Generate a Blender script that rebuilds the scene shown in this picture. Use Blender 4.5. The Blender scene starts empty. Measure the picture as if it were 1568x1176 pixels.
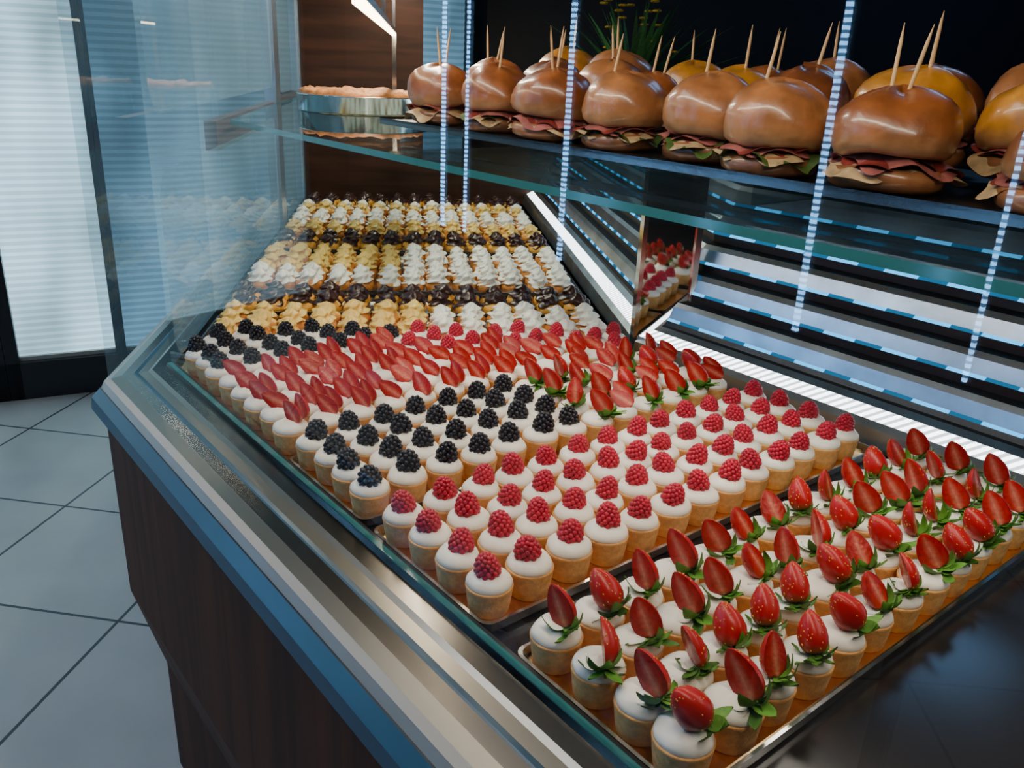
import bpy, bmesh, math, random
from mathutils import Matrix, Vector, noise
random.seed(4)
R=random.random
def U(a,b): return a+(b-a)*R()
# ---------------------------------------------------------------- frames
A=Vector((-.556,1.29,0))
an=math.radians(39.5); af=math.radians(7.0)
S=Vector((math.sin(an),-math.cos(an),0)); W=Vector((math.cos(an),math.sin(an),0))
F=Vector((-math.sin(af),math.cos(af),0)); Q=Vector((math.cos(af),math.sin(af),0))
DZ=.90
def frame(o,x,y):
    m=Matrix.Identity(4)
    for i in range(3):
        m[i][0]=x[i]; m[i][1]=y[i]; m[i][2]=(0,0,1)[i]; m[i][3]=o[i]
    return m
MN=frame(A,W,-S)      # local (w,-s,z)
MF=frame(A,Q,F)       # local (w, g,z)
def PN(s,w,z=0): return A+S*s+W*w+Vector((0,0,z))
def PF(g,w,z=0): return A+F*g+Q*w+Vector((0,0,z))
def corner(wn,wf,z=0):
    det=W.x*Q.y-W.y*Q.x
    return A+Vector(((wn*Q.y-W.y*wf)/det,(W.x*wf-Q.x*wn)/det,z))
# ---------------------------------------------------------------- materials
def newmat(name):
    m=bpy.data.materials.new(name); m.use_nodes=True
    nt=m.node_tree; b=nt.nodes['Principled BSDF']; return m,nt,b
def pmat(name,col=(.8,.8,.8),rough=.5,metal=0,vcol=False,noise_s=0,noise_a=.2,bump=0,bump_s=80,sss=0,coat=0,emis=None,es=0,spec=.5):
    m,nt,b=newmat(name); N=nt.nodes; L=nt.links
    b.inputs['Roughness'].default_value=rough; b.inputs['Metallic'].default_value=metal
    b.inputs['Specular IOR Level'].default_value=spec
    b.inputs['Coat Weight'].default_value=coat; b.inputs['Coat Roughness'].default_value=.15
    src=None
    if vcol:
        a=N.new('ShaderNodeAttribute'); a.attribute_name='Col'; src=a.outputs['Color']
    else:
        c=N.new('ShaderNodeRGB'); c.outputs[0].default_value=(*col,1); src=c.outputs[0]
    tc=N.new('ShaderNodeTexCoord')
    if noise_s:
        n=N.new('ShaderNodeTexNoise'); n.inputs['Scale'].default_value=noise_s; n.inputs['Detail'].default_value=4
        L.new(tc.outputs['Object'],n.inputs['Vector'])
        mr=N.new('ShaderNodeMapRange'); mr.inputs['From Min'].default_value=.3; mr.inputs['From Max'].default_value=.7
        mr.inputs['To Min'].default_value=1-noise_a; mr.inputs['To Max'].default_value=1+noise_a
        L.new(n.outputs['Fac'],mr.inputs['Value'])
        vm=N.new('ShaderNodeVectorMath'); vm.operation='SCALE'
        L.new(src,vm.inputs[0]); L.new(mr.outputs[0],vm.inputs['Scale']); src=vm.outputs[0]
    L.new(src,b.inputs['Base Color'])
    if sss:
        b.inputs['Subsurface Weight'].default_value=sss
        b.inputs['Subsurface Radius'].default_value=(.6,.3,.2); b.inputs['Subsurface Scale'].default_value=.006
    if bump:
        n2=N.new('ShaderNodeTexNoise'); n2.inputs['Scale'].default_value=bump_s; n2.inputs['Detail'].default_value=3
        L.new(tc.outputs['Object'],n2.inputs['Vector'])
        bp=N.new('ShaderNodeBump'); bp.inputs['Strength'].default_value=bump; bp.inputs['Distance'].default_value=.002
        L.new(n2.outputs['Fac'],bp.inputs['Height']); L.new(bp.outputs[0],b.inputs['Normal'])
    if emis:
        b.inputs['Emission Color'].default_value=(*emis,1); b.inputs['Emission Strength'].default_value=es
    return m
def glassmat(name,tint=(.96,.98,.98),base=.035,haze=0,hazecol=(.5,.7,.8)):
    m=bpy.data.materials.new(name); m.use_nodes=True; nt=m.node_tree; N=nt.nodes; L=nt.links
    N.clear(); o=N.new('ShaderNodeOutputMaterial')
    t=N.new('ShaderNodeBsdfTransparent'); t.inputs[0].default_value=(*tint,1)
    g=N.new('ShaderNodeBsdfGlossy'); g.inputs['Roughness'].default_value=.01
    lw=N.new('ShaderNodeLayerWeight'); lw.inputs['Blend'].default_value=.5
    p=N.new('ShaderNodeMath'); p.operation='POWER'; p.inputs[1].default_value=5
    ma=N.new('ShaderNodeMath'); ma.operation='MULTIPLY_ADD'; ma.inputs[1].default_value=.9; ma.inputs[2].default_value=base
    L.new(lw.outputs['Facing'],p.inputs[0]); L.new(p.outputs[0],ma.inputs[0])
    mx=N.new('ShaderNodeMixShader'); L.new(ma.outputs[0],mx.inputs[0]); L.new(t.outputs[0],mx.inputs[1]); L.new(g.outputs[0],mx.inputs[2])
    out=mx
    if haze:
        d=N.new('ShaderNodeBsdfTranslucent'); d.inputs[0].default_value=(*hazecol,1)
        d2=N.new('ShaderNodeBsdfDiffuse'); d2.inputs[0].default_value=(*hazecol,1)
        md=N.new('ShaderNodeMixShader'); md.inputs[0].default_value=.5; L.new(d.outputs[0],md.inputs[1]); L.new(d2.outputs[0],md.inputs[2])
        m2=N.new('ShaderNodeMixShader'); m2.inputs[0].default_value=haze
        L.new(mx.outputs[0],m2.inputs[1]); L.new(md.outputs[0],m2.inputs[2]); out=m2
    L.new(out.outputs[0],o.inputs[0]); return m
def emimat(name,col,st,dots=0,axis='Z',lo=.12):
    m=bpy.data.materials.new(name); m.use_nodes=True; nt=m.node_tree; N=nt.nodes; L=nt.links
    N.clear(); o=N.new('ShaderNodeOutputMaterial'); e=N.new('ShaderNodeEmission')
    e.inputs[0].default_value=(*col,1); e.inputs[1].default_value=st
    if dots:
        tc=N.new('ShaderNodeTexCoord'); sp=N.new('ShaderNodeSeparateXYZ'); L.new(tc.outputs['Object'],sp.inputs[0])
        mu=N.new('ShaderNodeMath'); mu.operation='MULTIPLY'; mu.inputs[1].default_value=1/dots; L.new(sp.outputs[axis],mu.inputs[0])
        fr=N.new('ShaderNodeMath'); fr.operation='FRACT'; L.new(mu.outputs[0],fr.inputs[0])
        gt=N.new('ShaderNodeMath'); gt.operation='GREATER_THAN'; gt.inputs[1].default_value=.45; L.new(fr.outputs[0],gt.inputs[0])
        ml=N.new('ShaderNodeMath'); ml.operation='MULTIPLY_ADD'; ml.inputs[1].default_value=st; ml.inputs[2].default_value=st*lo
        L.new(gt.outputs[0],ml.inputs[0]); L.new(ml.outputs[0],e.inputs[1])
    L.new(e.outputs[0],o.inputs[0]); return m
def woodmat(name,c1,c2,rough=.35,sc=(1,1,1),rot=0):
    m,nt,b=newmat(name); N=nt.nodes; L=nt.links
    tc=N.new('ShaderNodeTexCoord'); mp=N.new('ShaderNodeMapping'); mp.inputs['Scale'].default_value=sc
    n=N.new('ShaderNodeTexNoise'); n.inputs['Scale'].default_value=3; n.inputs['Detail'].default_value=6; n.inputs['Distortion'].default_value=.6
    L.new(tc.outputs['Object'],mp.inputs[0]); L.new(mp.outputs[0],n.inputs['Vector'])
    cr=N.new('ShaderNodeValToRGB'); cr.color_ramp.elements[0].color=(*c1,1); cr.color_ramp.elements[1].color=(*c2,1)
    cr.color_ramp.elements[0].position=.35; cr.color_ramp.elements[1].position=.65
    L.new(n.outputs['Fac'],cr.inputs[0]); L.new(cr.outputs[0],b.inputs['Base Color']); b.inputs['Roughness'].default_value=rough
    b.inputs['Specular IOR Level'].default_value=.25
    return m
steel=pmat('brushed_steel',(.45,.45,.45),.28,1,noise_s=30,noise_a=.08)
chrome=pmat('chrome',(.75,.77,.8),.12,1)
mirror=pmat('mirror_steel',(.8,.82,.84),.03,1)
slat_m=pmat('slat_steel',(.58,.66,.74),.30,1,noise_s=14,noise_a=.25)
darksteel=pmat('dark_deck',(.013,.011,.011),.2,.0,noise_s=5,noise_a=.3)
ledge_m=pmat('ledge_steel',(.13,.12,.105),.22,1,noise_s=8,noise_a=.06)
ledge2_m=pmat('ledge_satin',(.27,.25,.215),.30,1,noise_s=8,noise_a=.06)
white_m=pmat('white_trim',(.36,.345,.31),.4)
blue_m=pmat('blue_bumper',(.03,.085,.13),.35)
brown_m=pmat('brown_frame',(.05,.03,.024),.4)
black_m=pmat('black_plastic',(.012,.012,.014),.35)
gold_m=pmat('gold_board',(.85,.55,.22),.25,1,noise_s=6,noise_a=.08)
tray_m=pmat('tray_steel',(.62,.61,.59),.18,1)
wood_m=woodmat('walnut_panel',(.045,.010,.004),(.11,.028,.012),.55,(9,9,.5))
wood2_m=woodmat('wood_wall',(.025,.009,.004),(.06,.021,.010),.5,(1,1,10))
shell_m=pmat('tart_shell',vcol=True,rough=.7,noise_s=180,noise_a=.15,bump=.3,bump_s=500,spec=.3)
cream_m=pmat('whipped_cream',vcol=True,rough=.42,sss=.25,bump=.15,bump_s=150)
berry_m=pmat('berry_skin',vcol=True,rough=.32,coat=.06,spec=.4)
flesh_m=pmat('strawberry_flesh',vcol=True,rough=.26,noise_s=250,noise_a=.22,spec=.35,bump=.35,bump_s=260)
leaf_m=pmat('strawberry_leaf',vcol=True,rough=.5,noise_s=120,noise_a=.3,spec=.3)
choux_m=pmat('choux',vcol=True,rough=.55,noise_s=120,noise_a=.3,bump=.6,bump_s=220)
choc_m=pmat('chocolate_cream',vcol=True,rough=.3,coat=.2)
bun_m=pmat('glazed_bun',vcol=True,rough=.36,noise_s=30,noise_a=.4,coat=.6,bump=.3,bump_s=110,spec=.5)
fill_m=pmat('burger_filling',vcol=True,rough=.4,noise_s=60,noise_a=.35)
pick_m=pmat('toothpick_wood',(.72,.46,.22),.6)
front_glass=glassmat('front_glass',(.95,.97,.97),.032)
milky=glassmat('side_glass',(.60,.78,.88),.05,.26,(.36,.64,.80))
milky2=glassmat('outer_side_glass',(.80,.88,.92),.05,.09,(.4,.62,.75))
shelf_glass=glassmat('shelf_glass',(.86,.94,.94),.03)
acrylic=glassmat('acrylic',(.75,.82,.84),.05)
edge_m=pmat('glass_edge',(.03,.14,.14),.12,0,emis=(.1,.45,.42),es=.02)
# ---------------------------------------------------------------- mesh builder
class MB:
    def __init__(s): s.v=[];s.f=[];s.m=[];s.c=[]
    def add(s,vf,mat=0,col=(1,1,1),M=None):
        v,f=vf; b=len(s.v)
        for i,p in enumerate(v):
            p=Vector(p); 
            c=col(p,i) if callable(col) else col
            s.v.append(M@p if M else p); s.c.append(c)
        for q in f: s.f.append([b+i for i in q]); s.m.append(mat)
    def mesh(s,name,mats,smooth=True,fixn=True):
        me=bpy.data.meshes.new(name); me.from_pydata([tuple(p) for p in s.v],[],s.f)
        for m in mats: me.materials.append(m)
        for p,mi in zip(me.polygons,s.m): p.material_index=mi; p.use_smooth=smooth
        ca=me.color_attributes.new('Col','FLOAT_COLOR','POINT')
        for i,c in enumerate(s.c): ca.data[i].color=(c[0],c[1],c[2],1)
        if fixn:
            bm=bmesh.new(); bm.from_mesh(me); bmesh.ops.recalc_face_normals(bm,faces=bm.faces); bm.to_mesh(me); bm.free()
        me.update(); return me
    def obj(s,name,mats,smooth=True,parent=None,fixn=True,M=None):
        return mkobj(name,s.mesh(name,mats,smooth,fixn),parent,M)
def mkobj(name,me,parent=None,M=None):
    o=bpy.data.objects.new(name,me); bpy.context.collection.objects.link(o)
    if M is not None: o.matrix_world=M
    if parent: o.parent=parent
    return o
def empty(name): 
    o=bpy.data.objects.new(name,None); bpy.context.collection.objects.link(o); return o
def revolve(prof,n=24,fn=None,a0=0,a1=2*math.pi):
    full=abs(a1-a0-2*math.pi)<1e-6; k=n if full else n+1
    v=[];f=[]
    for i,(r,z) in enumerate(prof):
        for j in range(k):
            th=a0+(a1-a0)*j/n; rr=max(r,1e-5)
            if fn: 
                rr2,dz=fn(th,i,r,z); rr=max(rr2,1e-5); zz=z+dz
            else: zz=z
            v.append((rr*math.cos(th),rr*math.sin(th),zz))
    for i in range(len(prof)-1):
        for j in range(n):
            j2=(j+1)%k if full else j+1
            f.append((i*k+j,i*k+j2,(i+1)*k+j2,(i+1)*k+j))
    return v,f
def box(x0,x1,y0,y1,z0,z1):
    v=[(x0,y0,z0),(x1,y0,z0),(x1,y1,z0),(x0,y1,z0),(x0,y0,z1),(x1,y0,z1),(x1,y1,z1),(x0,y1,z1)]
    return v,[(0,3,2,1),(4,5,6,7),(0,1,5,4),(1,2,6,5),(2,3,7,6),(3,0,4,7)]
def ico(sub=2):
    bm=bmesh.new(); bmesh.ops.create_icosphere(bm,subdivisions=sub,radius=1)
    v=[tuple(x.co) for x in bm.verts]; f=[[w.index for w in x.verts] for x in bm.faces]; bm.free(); return v,f
ICO2=ico(2); ICO1=ico(1)
def prism(poly,z0,z1):
    n=len(poly); v=[(p[0],p[1],z0) for p in poly]+[(p[0],p[1],z1) for p in poly]
    return v,[list(range(n))[::-1],list(range(n,2*n))]+[(i,(i+1)%n,n+(i+1)%n,n+i) for i in range(n)]
def rrect(x0,x1,y0,y1,r,n=4):
    out=[]
    for cx,cy,a in ((x1-r,y1-r,0),(x0+r,y1-r,90),(x0+r,y0+r,180),(x1-r,y0+r,270)):
        for i in range(n+1):
            t=math.radians(a+90*i/n); out.append((cx+r*math.cos(t),cy+r*math.sin(t)))
    return out
def loops(ls):
    n=len(ls[0]); v=[p for l in ls for p in l]; f=[]
    for i in range(len(ls)-1):
        for j in range(n): f.append((i*n+j,i*n+(j+1)%n,(i+1)*n+(j+1)%n,(i+1)*n+j))
    f.append(list(range(n))[::-1]); f.append([(len(ls)-1)*n+j for j in range(n)])
    return v,f
T=Matrix.Translation
def RX(a): return Matrix.Rotation(a,4,'X')
def RY(a): return Matrix.Rotation(a,4,'Y')
def RZ(a): return Matrix.Rotation(a,4,'Z')
def SC(x,y,z): return Matrix.Diagonal((x,y,z,1))
def vary(c,a=.12):
    k=1+U(-a,a); return (c[0]*k,c[1]*k,c[2]*k)
def axes(o,z,nrm,k=1.0):
    # matrix whose +z is the fruit axis and whose -y looks along nrm
    z=Vector(z).normalized(); n=Vector(nrm); n=(n-z*n.dot(z)).normalized(); y=-n; x=y.cross(z)
    m=Matrix.Identity(4)
    for i in range(3): m[i][0]=x[i]*k; m[i][1]=y[i]*k; m[i][2]=z[i]*k; m[i][3]=o[i]
    return m
# ---------------------------------------------------------------- pastries
def tart_base(mb,seed):
    SH=(.76,.41,.14)
    def fs(th,i,r,z): return r*(1+.012*math.cos(th*22)*(1 if 1<i<5 else 0)),0
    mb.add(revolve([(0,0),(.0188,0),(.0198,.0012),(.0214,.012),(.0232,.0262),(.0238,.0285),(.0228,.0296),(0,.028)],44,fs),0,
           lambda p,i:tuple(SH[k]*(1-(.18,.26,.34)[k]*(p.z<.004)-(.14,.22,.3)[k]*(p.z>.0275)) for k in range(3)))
    ph=seed*1.7
    def fn(th,i,r,z):
        k=noise.noise(Vector((math.cos(th)*1.3+ph,math.sin(th)*1.3,z*60+ph)))
        return r*(1+.07*k),.0015*k if i<6 else .001*k
    mb.add(revolve([(.0195,.0275),(.0222,.0285),(.0228,.0315),(.0216,.0350),(.0182,.0384),(.013,.0408),(.006,.0418),(0,.042)],24,fn),1,(.86,.81,.72))
def berry(mb,mi,M,Rm,H,n,dr,col,a=.25,pw=2.2,core=.4):
    for i in range(n):
        u=(i+.4)/n; z=H*(u**.92); r=Rm*max(0,(1-(z/H)**pw))**.5*(.86+.14*min(1,z/H*5)); th=i*2.39996
        c=vary(col,a); k=dr*(1-.25*u)
        mb.add(ICO2,mi,c,M@T((r*math.cos(th),r*math.sin(th),z))@SC(k,k,k))
    mb.add(revolve([(0,0),(Rm*.9,0),(Rm*.95,H*.4),(Rm*.6,H*.8),(0,H*.97)],12),mi,(col[0]*core,col[1]*core,col[2]*core),M)
PROF=[(.0,0),(.007,.0003),(.0118,.0025),(.0148,.0075),(.0155,.0135),(.0142,.0205),(.0112,.0270),(.0070,.0325),(.0030,.0358),(0,.0368)]
def strawberry(mb,M,mb_f,mb_c,mb_l,leaves=True,pink=0,whole=False,rx=.8):
    M0=M; M=M@SC(rx,rx,1)
    RED=(.42,.006,.008); ph=U(0,50)
    def fw(th,i,r,z):
        return r*(1+.12*noise.noise(Vector((math.cos(th)*1.2+ph,math.sin(th)*1.2,z*50)))),0
    mb.add(revolve(PROF,14 if not whole else 26,fw if whole else None,0,math.pi if not whole else 2*math.pi),mb_f,
           lambda p,i:(RED[0],RED[1]+.06*max(0,1-p.z/.007),RED[2]),M)
    if not whole:
        v=[];f=[];nc=13
        for r,z in PROF:
            for j in range(nc):
                x=(j/(nc-1)*2-1); v.append((x*max(r,1e-5),-.0006*(1-x*x),z))
        for i in range(len(PROF)-1):
            for j in range(nc-1):
                a=i*nc+j; f.append((a,a+1,a+nc+1,a+nc))
        def cc(p,i):
            x=abs((i%nc)/(nc-1)*2-1); rr=p.z/.0368
            core=max(0,1-x/.42)*(1 if rr<.7 else max(0,(1-rr)*3.3))
            e=max(0,(x-.55)/.45)
            c=Vector((.42,.012,.008)).lerp(Vector((.66,.22,.14)),core*.75)
            c=c.lerp(Vector((.30,.003,.004)),e); return tuple(c)
        mb.add((v,f),mb_c,cc,M)
    for i in range(30 if not whole else 60):
        th=U(.1,3.0) if not whole else U(0,6.28); k=U(1.2,7.8); a=int(k); t=k-a
        r=PROF[a][0]*(1-t)+PROF[a+1][0]*t; z=PROF[a][1]*(1-t)+PROF[a+1][1]*t
        mb.add(ICO1,mb_l,(.62,.34,.06),M@T((r*1.0*math.cos(th),r*math.sin(th),z))@SC(.0007,.0007,.0010))
    if leaves:
        NL=12
        for k in range(NL):
            th=k/NL*2*math.pi+U(-.3,.3); ln=U(.018,.027); wd=U(.0046,.0066); cur=U(-1.3,1.2)
            v=[];n=6
            for i in range(n+1):
                u=i/n; ww=wd*math.sin(math.pi*min(1,(u*.88+.12)))**.8+.0002; x=ln*u*(1-.12*u); z=-.0015-.0035*math.sin(u*3)-.009*cur*u*u
                v+= [(x,-ww,z+.0014),(x,0,z),(x,ww,z+.0014)]
            f=[]
            for i in range(n):
                b=i*3; f+=[(b,b+3,b+4,b+1),(b+1,b+4,b+5,b+2)]
            g=U(.6,1.5)
            mb.add((v,f),mb_l,(.085*g,.22*g,.025*g),M0@RZ(th)@RY(U(-.6,.3)))
        mb.add(revolve([(.0014,0),(.0012,-.008),(0,-.0085)],6),mb_l,(.18,.32,.06),M0@T((0,0,-.001)))
TM=[shell_m,cream_m,berry_m,flesh_m,leaf_m]
def mk_tarts(kind,n):
    out=[]
    for s in range(n):
        mb=MB(); tart_base(mb,s+len(kind))
        if kind=='raspberry':
            M=T((U(-.002,.002),U(-.002,.002),.0385))@RX(U(-.28,.28))@RY(U(-.28,.28))
            berry(mb,2,M,U(.0105,.0115),U(.0205,.0235),62,.0034,(.46,.009,.034),.2,2.2,.75)
        elif kind=='blackberry':
            M=T((U(-.002,.002),U(-.002,.002),.038))@RX(U(-.3,.3))@RY(U(-.3,.3))
            berry(mb,2,M,.0118,.0235,44,.0036,(.010,.007,.014),.5,2.6)
        elif kind=='strawberry_leafy':
            whole=s%3==2
            ax=Vector((U(-.62,-.18),U(.15,.62),U(.65,1.0))).normalized()
            nr=[(-.8,-.5,.4),(-.6,-.7,.3),(.5,-.7,.4),(-.9,-.1,.2)][s%4]
            k=U(.96,1.10)
            c=Vector((U(.001,.004),U(-.006,-.001),.0565))-ax*.015*k
            strawberry(mb,axes(c,ax,nr,k),2,3,4,True,0,whole,U(.78,.90))
        else:
            ax=Vector((U(-.95,-.65),U(.1,.6),U(.25,.75))).normalized()
            nr=Vector((U(-.5,.1),-.9,U(.25,.65)))
            k=U(1.02,1.18)
            c=Vector((U(-.002,.002),U(-.003,.003),.0515))-ax*.017*k
            strawberry(mb,axes(c,ax,nr,k),2,3,4,False,1,False,.74)
            if s%2==0:
                c2=c+Vector((.003,.011,.004)); ax2=(ax+Vector((.1,.1,.25))).normalized()
                strawberry(mb,axes(c2,ax2,nr,k*.95),2,3,4,False,1,False,.74)
        out.append(mb.mesh(kind+'_tartlet',TM))
    return out
RASP=mk_tarts('raspberry',8); BLACK=mk_tarts('blackberry',5); SLEAF=mk_tarts('strawberry_leafy',12); SFLAT=mk_tarts('strawberry_sliced',8)
def mk_puff(kind,n):
    C={'white':(.90,.86,.77),'yellow':(.84,.56,.15),'choc':(.040,.012,.009)}[kind]
    out=[]
    for s in range(n):
        mb=MB(); ph=s*3.1
        B=(.60,.22,.04) if kind!='choc' else (.80,.38,.05)
        def fb(th,i,r,z):
            k=noise.noise(Vector((math.cos(th)*1.6+ph,math.sin(th)*1.6,z*70))); return r*(1+.12*k),0
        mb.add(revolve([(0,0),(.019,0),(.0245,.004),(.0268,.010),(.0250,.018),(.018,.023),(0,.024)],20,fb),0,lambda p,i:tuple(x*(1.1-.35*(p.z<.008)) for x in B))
        pr=[];NN=16
        for i in range(NN+1):
            u=i/NN; r=.0216*(1-u)**.5*(1+.16*math.sin(u*2*math.pi*1.9+.6))+.0006; pr.append((r if i<NN else 0,.019+.027*u))
        tw=U(2,3.4)
        def fs(th,i,r,z):
            u=i/NN; k=noise.noise(Vector((math.cos(th)+ph,math.sin(th),u*3)))
            return r*(1+.14*math.cos(5*(th-tw*u))+.2*k),.003*k*math.cos(th)
        lean=RX(U(-.25,.25))@RY(U(-.25,.25))
        mb.add(revolve(pr,36,fs),1,C,T((0,0,.019))@lean@T((0,0,-.019)))
        out.append(mb.mesh(kind+'_cream_puff',[choux_m,choc_m if kind=='choc' else cream_m]))
    return out
PW=mk_puff('white',5); PY=mk_puff('yellow',5); PC=mk_puff('choc',5)
def place(ms,parent,loc,rot,sc=1.0):
    me=random.choice(ms); o=mkobj(me.name,me,parent,T(loc)@RZ(rot)@SC(sc,sc,sc)); return o
ZT=DZ+.0055
G={k:empty(k) for k in ('raspberry_tartlets','blackberry_tartlets','strawberry_tartlets','sliced_strawberry_tartlets','white_cream_puffs','yellow_cream_puffs','chocolate_cream_puffs')}
cols=[.033+i*.0508 for i in range(13)]
def jit(a=.0022): return U(-a,a)
for s in (.662,.713,.764,.815):
    for w in cols: place(RASP,G['raspberry_tartlets'],PN(s+jit(),w+jit(),ZT),U(0,6.28),U(.97,1.03))
for s in (.446,.494,.542,.590):
    for w in cols:
        if w<.36: place(BLACK,G['blackberry_tartlets'],PN(s+jit(),w+jit(),ZT),U(0,6.28),U(.97,1.03))
        else: place(SLEAF if R()<.7 else SFLAT,G['strawberry_tartlets'],PN(s+jit(),w+jit(),ZT),U(-.5,.5),U(.97,1.03))
for s in (.912,.961,1.010,1.057):
    for w in cols: place(SLEAF,G['strawberry_tartlets'],PN(s+jit(),w+jit(),ZT),U(-.5,.5),U(.97,1.05))
s=.388
while s>-.2:
    for w in [.03+i*.0498 for i in range(14)]:
        p=PN(s+jit(),w+jit(),0); d=p-A; g=d.dot(F); wf=d.dot(Q)
        if g>.085 or wf<.028 or wf>.76 or w>.68: continue
        p.z=ZT
        if g>.0 and wf>.36: place(RASP,G['raspberry_tartlets'],p,U(0,6.28))
        elif s<.17 and wf<.36: place(BLACK,G['blackberry_tartlets'],p,U(0,6.28))
        else: place(SFLAT,G['sliced_strawberry_tartlets'],p,U(-.4,.4))
    s-=.049
rows=[(.145,'m',.42),(.197,'m',.42),(.249,'m',.42),(.335,'c',0),(.389,'c',0),(.505,'w',0),(.560,'w',0),(.617,'m',.36),(.674,'m',.36),(.731,'m',.36),(.788,'m',.36),
      (.918,'c',0),(.972,'c',0),(1.062,'y',0),(1.118,'y',0),(1.20,'w',0),(1.256,'w',0),(1.312,'w',0),(1.415,'y',0),(1.47,'w',0),(1.58,'c',0),(1.635,'c',0)]
for g,k,b in rows:
    for i in range(13):
        w=.052+i*.0563
        kk='y' if (k=='m' and w<b) or k=='y' else ('c' if k=='c' else 'w')
        ms,gr={'y':(PY,'yellow_cream_puffs'),'w':(PW,'white_cream_puffs'),'c':(PC,'chocolate_cream_puffs')}[kk]
        place(ms,G[gr],PF(g+jit(.004),w+jit(.004),ZT),U(0,6.28),U(.95,1.1))
# ---------------------------------------------------------------- trays
def tray(M,x0,x1,y0,y1,gold=True):
    mb=MB()
    L=[]
    for ins,z in ((.003,0),(0,.004),(0,.0125),(.003,.0130),(.006,.0035)):
        L.append([(x,y,z) for x,y in rrect(x0+ins,x1-ins,y0+ins,y1-ins,.012)])
    mb.add(loops(L),0)
    mb.add(prism(rrect(x0+.009,x1-.009,y0+.009,y1-.009,.006),.0036,.0052),1)
    return mb.obj('serving_tray',[tray_m,gold_m if gold else tray_m],False,None,True,M@T((0,0,DZ+.0002)))
for a,b in ((.42,.615),(.633,.845),(.884,1.087)): tray(MN,.006,.692,-b,-a)
for a,b in ((.115,.28),(.305,.42),(.475,.82),(.888,1.0),(1.03,1.345),(1.385,1.672)): tray(MF,.014,.762,a,b,False)
mb=MB(); poly=[PN(.412,.006),PN(.412,.69),PF(.06,.762),PF(.108,.755),PF(.108,.014),corner(.008,.012)]
mb.add(prism(poly,DZ+.0002,DZ+.005),0); mb.obj('serving_tray',[gold_m],False)
# ---------------------------------------------------------------- display case
case=empty('pastry_display_case')
SE=1.75; GE=1.78
def station(i,wn,wf,z):
    if i==0: p=PN(SE,wn)
    elif i==1: p=corner(wn,wf)
    else: p=PF(GE,wf)
    return Vector((p.x,p.y,z))
def extr(profile,mats,name,smooth=False,off=0,parent=case):
    mb=MB()
    for k in range(len(profile)-1):
        (w0,z0,m),(w1,z1,_)=profile[k],profile[k+1]
        v=[];
        for i in range(3): v+= [station(i,w0,w0+off,z0),station(i,w1,w1+off,z1)]
        mb.add((v,[(0,1,3,2),(2,3,5,4)]),m)
    return mb.obj(name,mats,smooth,parent,False)
extr([(.004,.897,0),(.004,.914,5),(-.002,.914,5),(-.002,.914,0),(-.008,.914,0),(-.010,.907,0),(-.030,.906,6),(-.036,.903,6),(-.050,.902,3),(-.056,.903,3),(-.058,.902,0),(-.074,.900,6),(-.090,.896,2),(-.100,.893,2),(-.105,.882,5),(-.107,.882,3),
      (-.120,.868,3),(-.122,.848,3),(-.112,.838,4),(-.104,.836,4),(-.104,.50,4),(-.062,.33,4),(-.062,.09,5),(-.03,.09,5),(-.03,0.001,5)],
      [ledge_m,chrome,white_m,blue_m,wood_m,black_m,ledge2_m],'customer_side_profile')
mb=MB(); v=[]
for i in range(3): v+=[station(i,.0,.0,DZ),station(i,.74,.80,DZ)]
mb.add((v,[(0,1,3,2),(2,3,5,4)]),0); mb.obj('deck',[darksteel],False,case)
glint_w=emimat('ledge_glint',(.88,.95,1),5.5,.012,'Y',.35)  # emission stands in for light reflected along the metal ledge
glint_c=emimat('slat_glint',(.04,.38,.80),2.4,.075,'Y',.2)  # glowing dashes painted on the slats in place of cyan reflections
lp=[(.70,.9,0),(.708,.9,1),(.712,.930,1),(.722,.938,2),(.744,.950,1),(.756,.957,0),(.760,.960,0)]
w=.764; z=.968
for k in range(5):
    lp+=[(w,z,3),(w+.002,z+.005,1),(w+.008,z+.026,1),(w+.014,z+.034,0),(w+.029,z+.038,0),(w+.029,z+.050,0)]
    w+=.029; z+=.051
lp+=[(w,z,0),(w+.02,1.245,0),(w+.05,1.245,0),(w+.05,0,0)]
extr(lp,[black_m,slat_m,glint_w,glint_c],'rear_louvres',False,.08)
mb=MB()
mb.add(box(-.10,1.02,GE,GE+.03,0.0,1.23),0); mb.add(box(-.10,.42,GE,GE+.03,1.23,2.1),0)
mb.obj('end_panel',[wood2_m],False,case,True,MF.copy())
mb=MB(); mb.add(box(-.03,.9,-SE-.03,-SE,0.0,.89),0); mb.obj('end_cap',[wood_m],False,case,True,MN.copy())
def pane(M,y0,y1,z0,z1,x,mat,name,r=.0,t=.0):
    mb=MB(); pts=rrect(y0,y1,z0,z1,r if r else .002,6)
    mb.add(([(x,a,b) for a,b in pts],[list(range(len(pts)))]),0)
    return mb.obj(name,[mat],False,case,False,M.copy())
pane(MN,-SE,-.01,.912,1.72,-.004,front_glass,'front_glass_pane')
pane(MF,.006,1.16,.915,1.215,.006,milky,'side_glass_lower',.05)
pane(MF,.006,1.16,1.30,1.72,.006,milky,'side_glass_upper',.05)
pane(MF,1.27,1.72,.915,1.19,.006,milky,'side_glass_far',.04)
pane(MF,1.27,1.72,1.28,1.72,.006,milky,'side_glass_far_upper',.05)
pane(MF,-.03,1.72,.895,1.72,-.092,milky2,'outer_side_glass')
mb=MB()
mb.add(box(-.02,.012,1.17,1.25,.905,1.76),0); mb.add(box(-.02,.012,1.72,1.78,.905,1.76),0)
mb.add(box(-.02,.004,.44,1.17,1.205,1.262),1); mb.add(box(-.02,.004,1.25,1.74,1.20,1.27),1)
mb.obj('side_frame',[steel,brown_m],False,case,True,MF.copy())
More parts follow.
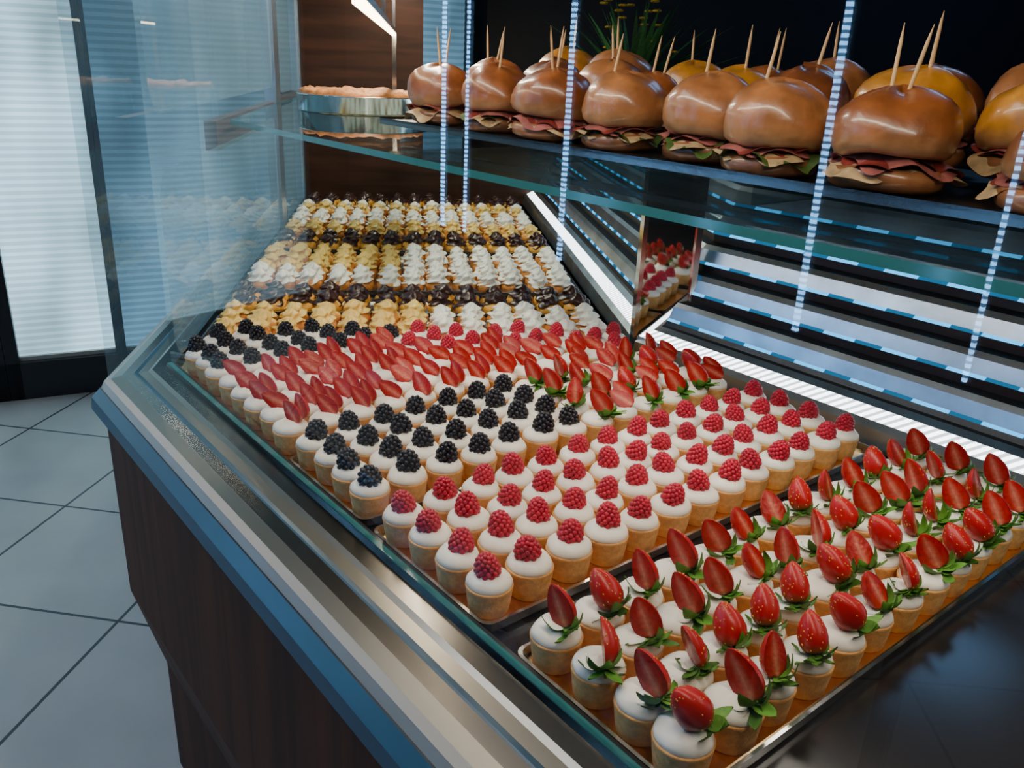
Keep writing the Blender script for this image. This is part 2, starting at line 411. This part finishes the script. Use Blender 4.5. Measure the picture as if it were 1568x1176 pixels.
mb=MB(); mb.add(box(-.008,-.001,-SE,0,.908,.9155),0); mb.obj('glass_edge_front',[edge_m],False,case,True,MN.copy())
mb=MB()
mb.add(box(-.03,.02,-SE,.05,1.72,1.76),0); mb.add(box(.78,.82,-SE,-.42,1.72,1.76),0)
mb.obj('canopy_near',[steel],False,case,True,MN.copy())
mb=MB(); mb.add(box(-.03,.02,.0,GE,1.72,1.76),0); mb.add(box(.84,.88,.2,GE,1.72,1.76),0)
mb.obj('canopy_far',[steel],False,case,True,MF.copy())
mb=MB(); c=corner(.725,.80)
Mx=frame(Vector((c.x,c.y,0)),Q,F)
mb.add(box(-.005,.085,-.006,.006,.902,1.25),0,M=None); mb.add(box(-.012,-.004,-.012,.012,.902,1.25),1); mb.add(box(.085,.095,-.012,.012,.902,1.25),1)
mb.obj('mirror_divider',[mirror,chrome],False,case,True,Mx)
mb=MB(); mb.add(box(.78,.80,-1.72,-1.70,1.24,1.73),0); mb.obj('rear_posts',[brown_m],False,case,True,MN.copy())
mb=MB(); poly=[PN(1.65,.28),corner(.28,.02),PF(1.70,.02),PF(1.70,.84),corner(.78,.86),PN(1.65,.78)]
v,f=prism(poly,1.252,1.262)
mb.add((v,f[:2]),0); mb.add((v,f[2:]),1); mb.obj('glass_shelf',[shelf_glass,edge_m],False,case)
# ---------------------------------------------------------------- burgers
def mk_burger(s,yel=False):
    mb=MB(); ph=s*5.3
    bun=(.24,.072,.018) if not yel else (.46,.19,.02)
    if s%3==1 and not yel: bun=(.34,.13,.042)
    if s%4==2 and not yel: bun=(.17,.052,.016)
    pale=(.44,.23,.10)
    def nf(a):
        def fn(th,i,r,z):
            k=noise.noise(Vector((math.cos(th)*.8+ph,math.sin(th)*.8,z*14)))
            k2=noise.noise(Vector((math.cos(th)*2.2+ph,math.sin(th)*2.2,z*40)))
            return r*(1+a*k+a*.4*k2),a*.07*k
        return fn
    mb.add(revolve([(0,0),(.044,0),(.053,.005),(.055,.014),(.052,.022),(0,.024)],28,nf(.06)),0,(.20,.08,.03))
    def ruf(z0,Ro,amp,k,col,seg=72,droop=.006):
        v=[];f=[];NR=5
        for i in range(NR+1):
            for j in range(seg):
                th=j/seg*2*math.pi; u=i/NR
                lob=noise.noise(Vector((math.cos(th)*1.5+ph,math.sin(th)*1.5,z0*90)))
                rr=Ro*(.3+.7*u)*(1+.07*u*math.sin(k*.6*th+ph)+.05*u*math.sin(k*2.1*th)+.27*u*lob)
                v.append((rr*math.cos(th),rr*math.sin(th),z0+u*u*amp*math.sin(k*th+ph)-u*u*(droop+.020*max(0,lob))))
        for i in range(NR):
            for j in range(seg):
                f.append((i*seg+j,i*seg+(j+1)%seg,(i+1)*seg+(j+1)%seg,(i+1)*seg+j))
        mb.add((v,f),1,lambda p,i:vary(col,.15))
    if s%2: ruf(.026,.058,.006,9,(.05,.10,.02))
    c1,c2,c3=random.choice([((.26,.08,.07),(.15,.018,.014),(.40,.17,.14)),((.17,.025,.02),(.44,.21,.16),(.22,.05,.04)),((.40,.28,.15),(.18,.025,.02),(.26,.08,.07))])
    ruf(.030,.059,.005,6,c1,droop=.012); ruf(.033,.055,.005,7,c2); ruf(.036,.056,.004,5,c3,droop=.010)
    fl=U(.95,1.12)
    pr=[(r,.031+(z-.034)*fl) for r,z in [(0,.034),(.048,.034),(.0545,.038),(.0588,.047),(.0595,.057),(.0570,.068),(.0512,.0785),(.042,.0870),(.030,.0935),(.016,.0975),(0,.099)]]
    def bc(p,i):
        u=min(1,max(0,(p.z-.034)/.022)); return tuple(pale[k]*(1-u)+bun[k]*u for k in range(3))
    mb.add(revolve(pr,40,nf(.12)),0,bc,RX(U(-.06,.06))@RY(U(-.07,.07)))
    for k in range(2 if s%4==0 else 1):
        M=T((U(-.02,.02),U(-.015,.015),.075))@RX(U(-.14,.14))@RY(U(-.22,.22))
        mb.add(revolve([(.0019,0),(.0020,.042),(.0017,.060),(.0003,.076)],8),2,(1,1,1),M)
    return mb.mesh('bun_sandwich',[bun_m,fill_m,pick_m])
BG=[mk_burger(i) for i in range(9)]; BY=[mk_burger(9,True),mk_burger(10,True)]
gb=empty('bun_sandwiches')
ZB=1.293
for ri,w in enumerate((.455,.575,.69)):
    for i in range(11):
        s=1.452-i*.134-ri*.05+U(-.014,.014)
        ww=w+U(-.02,.02)+(.02 if s<.7 else -.012)
        if s<.05: continue
        place(BG if (ri==0 or R()<.72) else BY,gb,PN(s,ww,ZB+(.014*ri)+.0005),U(0,6.28),U(.88,1.05))
place(BG,gb,PN(1.565,.47,ZB+.0005),1.0,1.0)
L=[]; mb=MB()
for ins,z in ((.004,1.286),(0,1.288),(0,1.2965),(.002,1.2965),(.006,1.2925)): L.append([(x,y,z) for x,y in rrect(.385,.765,-1.64,-.0,.02)])
mb.add(loops(L),0)
for y in (-1.55,-1.17,-.79,-.41,-.06):
    mb.add(box(.40,.75,y-.004,y+.004,1.2625,1.286),1)
mb.obj('sandwich_tray',[pmat('tray_dark',(.20,.19,.19),.25,1),acrylic],False,None,True,MN.copy())
# ---------------------------------------------------------------- pie on shelf
pie=empty('fruit_pie')
mb=MB(); mb.add(revolve([(0,0),(.156,0),(.161,.003),(.161,.038),(.164,.040),(.158,.041),(.156,.03),(0,.03)],56),0)
Mp=T((-.405,2.22,1.2625)); o=mb.obj('pie_tin',[chrome],True,pie,True,Mp)
mb=MB()
def fp(th,i,r,z):
    k=noise.noise(Vector((math.cos(th)*r*60,math.sin(th)*r*60,i))); return r*(1+.02*k),.010*k
mb.add(revolve([(.150,.028),(.155,.042),(.147,.050),(.13,.048)]+[(.12-.01*k,.046) for k in range(12)]+[(0,.046)],64,fp),0,lambda p,i:vary((.50,.19,.05),.3))
mb.obj('pie_crust',[choux_m],True,pie,True,Mp)
# ---------------------------------------------------------------- lamp bar inside the case
lampm=emimat('warm_lamp',(1,.78,.50),16)
lb=empty('case_light_bar')
mb=MB(); 
Ml=frame(Vector((-.178,.949,0)),Q,F)
mb.add(box(-.009,.009,.0,1.66,1.452,1.462),0); mb.add(box(-.005,.005,.01,1.65,1.447,1.452),1)
for y in (.0,.8,1.62): mb.add(box(-.004,.004,y,y+.01,1.462,1.69),0)
mb.add(box(-.006,.006,1.64,1.652,1.2625,1.452),0)
mb.obj('bar',[chrome,lampm],False,lb,True,Ml)
# ---------------------------------------------------------------- added case fill lights
def arealight(name,M,sx,sy,en,col,parent=None):
    l=bpy.data.lights.new(name,'AREA'); l.shape='RECTANGLE'; l.size=sx; l.size_y=sy; l.energy=en; l.color=col
    o=bpy.data.objects.new(name,l); bpy.context.collection.objects.link(o); o.matrix_world=M
    if parent: o.parent=parent
    return o
cl=empty('canopy_fill')  # unseen tubes and housings added under the canopy to light the pastries
mb=MB(); mb.add(box(.03,.11,-SE,0,1.70,1.72),0); mb.obj('fill_housing_near',[steel],False,cl,True,MN.copy())
mb=MB(); mb.add(box(.30,.38,.1,GE-.02,1.70,1.72),0); mb.obj('fill_housing_far',[steel],False,cl,True,MF.copy())
arealight('near_fill',MN@T((.07,-.85,1.69))@RY(math.radians(-16)),.03,1.6,7.4,(1,.86,.68),cl)
arealight('far_fill',MF@T((.34,.95,1.69)),.04,1.5,13.5,(1,.86,.67),cl)
us=empty('shelf_fill')  # tube added under the shelf, hidden from the camera, to brighten the tarts
mb=MB(); mb.add(box(.405,.425,-1.55,-.05,1.244,1.2515),0); mb.obj('shelf_fill_housing',[black_m],False,us,True,MN.copy())
arealight('shelf_fill_tube',MN@T((.415,-.80,1.242)),.015,1.45,2.5,(1,.90,.77),us)
# ---------------------------------------------------------------- room
floor_m,nt,b=newmat('floor_tiles'); N=nt.nodes; L_=nt.links
tc=N.new('ShaderNodeTexCoord'); mp=N.new('ShaderNodeMapping'); mp.vector_type='TEXTURE'
mp.inputs['Location'].default_value=(-1.417,2.367,0); mp.inputs['Rotation'].default_value=(0,0,math.radians(-8))
br=N.new('ShaderNodeTexBrick'); br.offset=0; br.squash=1
br.inputs['Scale'].default_value=1; br.inputs['Brick Width'].default_value=.5; br.inputs['Row Height'].default_value=.5; br.inputs['Mortar Size'].default_value=.0045; br.inputs['Mortar Smooth'].default_value=.1
br.inputs['Color1'].default_value=(.50,.48,.46,1); br.inputs['Color2'].default_value=(.46,.44,.42,1); br.inputs['Mortar'].default_value=(.02,.022,.03,1)
L_.new(tc.outputs['Object'],mp.inputs[0]); L_.new(mp.outputs[0],br.inputs['Vector'])
n=N.new('ShaderNodeTexNoise'); n.inputs['Scale'].default_value=4; n.inputs['Detail'].default_value=5; L_.new(tc.outputs['Object'],n.inputs['Vector'])
mr=N.new('ShaderNodeMapRange'); mr.inputs['To Min'].default_value=.8; mr.inputs['To Max'].default_value=1.2; L_.new(n.outputs['Fac'],mr.inputs['Value'])
vm=N.new('ShaderNodeVectorMath'); vm.operation='SCALE'; L_.new(br.outputs['Color'],vm.inputs[0]); L_.new(mr.outputs[0],vm.inputs['Scale'])
L_.new(vm.outputs[0],b.inputs['Base Color']); b.inputs['Roughness'].default_value=.4
def slab(name,x0,x1,y0,y1,z0,z1,mat,M=None):
    mb=MB(); mb.add(box(x0,x1,y0,y1,z0,z1),0); return mb.obj(name,[mat],False,None,True,M)
slab('floor',-4,4,-2.6,4.9,-.05,0,floor_m)
darkwall=pmat('dark_wall',(.010,.012,.02),.5,noise_s=2,noise_a=.3)
midwall=pmat('grey_wall',(.12,.12,.12),.7,noise_s=2,noise_a=.1)
slab('ceiling',-4,4,-2.6,4.9,2.8,2.85,darkwall)
dW=Vector((.892,.452,0)); MW=frame(Vector((-2.117,3.21,0)),dW,Vector((-.452,.892,0)))
slab('wall_back',-.23,4.65,4.22,4.3,0,2.8,darkwall)
slab('wall_right',3.6,3.7,-2.5,4.2,0,2.8,darkwall)
slab('wall_left',-4,-3.9,-2.6,4.3,0,2.8,midwall)
slab('wall_front',-3.9,3.6,-2.6,-2.5,0,2.8,midwall)
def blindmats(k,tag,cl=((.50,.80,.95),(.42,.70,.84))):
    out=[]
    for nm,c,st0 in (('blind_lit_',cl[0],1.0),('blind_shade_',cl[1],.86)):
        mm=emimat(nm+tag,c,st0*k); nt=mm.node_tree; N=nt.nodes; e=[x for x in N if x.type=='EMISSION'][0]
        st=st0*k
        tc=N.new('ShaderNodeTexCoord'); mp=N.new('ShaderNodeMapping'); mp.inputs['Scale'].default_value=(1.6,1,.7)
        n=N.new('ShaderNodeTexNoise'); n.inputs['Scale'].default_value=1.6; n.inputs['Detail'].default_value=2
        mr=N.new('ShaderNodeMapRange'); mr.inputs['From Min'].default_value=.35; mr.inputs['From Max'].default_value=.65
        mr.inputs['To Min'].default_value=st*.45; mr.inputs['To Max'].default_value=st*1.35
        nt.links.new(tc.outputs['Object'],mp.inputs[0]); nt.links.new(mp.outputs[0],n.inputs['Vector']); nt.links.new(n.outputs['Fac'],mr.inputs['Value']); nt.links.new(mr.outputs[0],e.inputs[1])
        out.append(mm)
    return out
def blind(parent,u0,u1,z0,z1,M,mats):
    mb=MB(); n=int((z1-z0)/.028)
    v=[]
    for i in range(2*n+1):
        z=z0+(z1-z0)*i/(2*n); d=-.006 if i%2 else 0
        v+=[(u0,d,z),(u1,d,z)]
    b0=[(2*i,2*i+1,2*i+3,2*i+2) for i in range(2*n)]
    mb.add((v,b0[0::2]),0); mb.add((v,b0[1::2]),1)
    mb.obj('pleated_blind',mats,False,parent,False,M.copy())
def doorunit(name,u0,u1,M,mats,bottom=.17,fl=.05,fr=.05,top=2.55):
    e=empty(name); blind(e,u0+fl,u1-fr,bottom,top,M,mats)
    mb=MB()
    mb.add(box(u0,u0+fl,-.05,.02,0.0,2.75),0); mb.add(box(u1-fr,u1,-.05,.02,0,2.75),0)
    mb.add(box(u0,u1,-.05,.02,0,bottom-.012),0); mb.add(box(u0,u1,-.05,.02,top,2.75),0)
    mb.add(box(u0+fl,u1-fr,-.02,.0,bottom-.012,bottom+.004),1)
    mb.obj('frame',[black_m,white_m],False,e,True,M.copy())
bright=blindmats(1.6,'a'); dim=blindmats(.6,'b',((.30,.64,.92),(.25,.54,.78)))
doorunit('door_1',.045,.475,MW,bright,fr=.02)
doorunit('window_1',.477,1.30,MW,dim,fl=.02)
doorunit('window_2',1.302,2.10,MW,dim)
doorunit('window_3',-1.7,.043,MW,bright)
slab('wall_side',-2.1,2.3,.03,.1,0,2.8,darkwall,MW.copy())
strip_m=emimat('led_beads',(.20,.52,1.0),55,.012,'Z',.15)
wn=empty('window_4')
mb=MB()
pts=[(-1.013,.268),(-1.767,1.188),(-1.70,1.10),(-1.442,.791),(-.809,.023)]
wds=[.0058,.006,.0035,.0068,.0035]
for (x,y),wd in zip(pts,wds):
    d=Vector((x,y,0))-A; s=d.dot(S)
    mb.add(box(-1.04,-1.012,-s-.02,-s+.02,.0,2.6),0)
    mb.add(box(-1.011,-1.005,-s-wd,-s+wd,.94,2.2),1)
mb.obj('led_mullions',[black_m,strip_m],False,wn,True,MN.copy())
cnt=empty('back_counter')
mb=MB(); mb.add(prism(rrect(.28,2.9,3.35,3.9,.03),0.0,1.12),0); mb.add(prism(rrect(.25,2.93,3.32,3.92,.03),1.12,1.15),1)
for k in range(5): mb.add(box(.36+k*.5,.80+k*.5,3.34,3.35,.15,1.05),0)
mb.obj('cabinet',[brown_m,black_m],False,cnt)
pl=empty('potted_plant')
px,py,pz=.42,3.55,1.15
mb=MB(); mb.add(revolve([(0,0),(.05,0),(.07,.11),(.075,.115),(.065,.115),(.06,.10),(0,.10)],24),0); mb.obj('pot',[pmat('terracotta',(.25,.10,.05),.7)],True,pl,True,T((px,py,pz)))
mb=MB()
for i in range(130):
    th=U(0,6.28); ln=U(.22,.48); el=U(.6,1.45); v=[];f=[];n=6; wd=U(.007,.014)
    for k in range(n+1):
        u=k/n; r=ln*u*math.cos(el)*(1+.3*u); z=ln*u*math.sin(el)-.06*u*u; ww=wd*math.sin(math.pi*(u*.9+.08))
        v+=[(r,-ww,z),(r,ww,z)]
    f=[(2*k,2*k+1,2*k+3,2*k+2) for k in range(n)]
    mb.add((v,f),0,vary((.06,.20,.05),.5),RZ(th)@T((.01,0,.10)))
for i in range(16):
    th=U(0,6.28); r=U(.02,.16); z=U(.30,.50)
    for k in range(7):
        mb.add(ICO1,0,(.8,.45,.03),T((r*math.cos(th)+.009*math.cos(k),r*math.sin(th)+.009*math.sin(k),z))@SC(.009,.009,.005))
mb.obj('leaves',[leaf_m],False,pl,False,T((px,py,pz)))
rl=empty('ceiling_fill')  # overhead panels added out of view to fill the room with light
mb=MB(); mb.add(box(-1.9,-.9,.4,1.6,2.77,2.80),0); mb.add(box(1.3,2.3,2.9,3.4,2.77,2.8),0); mb.obj('room_fill_housing',[white_m],False,rl)
arealight('room_fill',T((-1.4,1.0,2.76)),.9,1.1,16,(.95,.97,1.0),rl)
arealight('blue_fill',T((1.8,3.15,2.76)),.9,.45,6,(.25,.55,1.0),rl)
w=bpy.data.worlds.new('W'); bpy.context.scene.world=w; w.use_nodes=True
w.node_tree.nodes['Background'].inputs[0].default_value=(.3,.5,.7,1); w.node_tree.nodes['Background'].inputs[1].default_value=.15
# ---------------------------------------------------------------- camera
cam=bpy.data.cameras.new('camera'); cam.lens=29.66; cam.sensor_width=36; cam.clip_start=.02
co=bpy.data.objects.new('camera',cam); bpy.context.collection.objects.link(co)
co.matrix_world=T((0,0,1.40))@RX(math.radians(90-21.04))@RZ(.045)
bpy.context.scene.camera=co
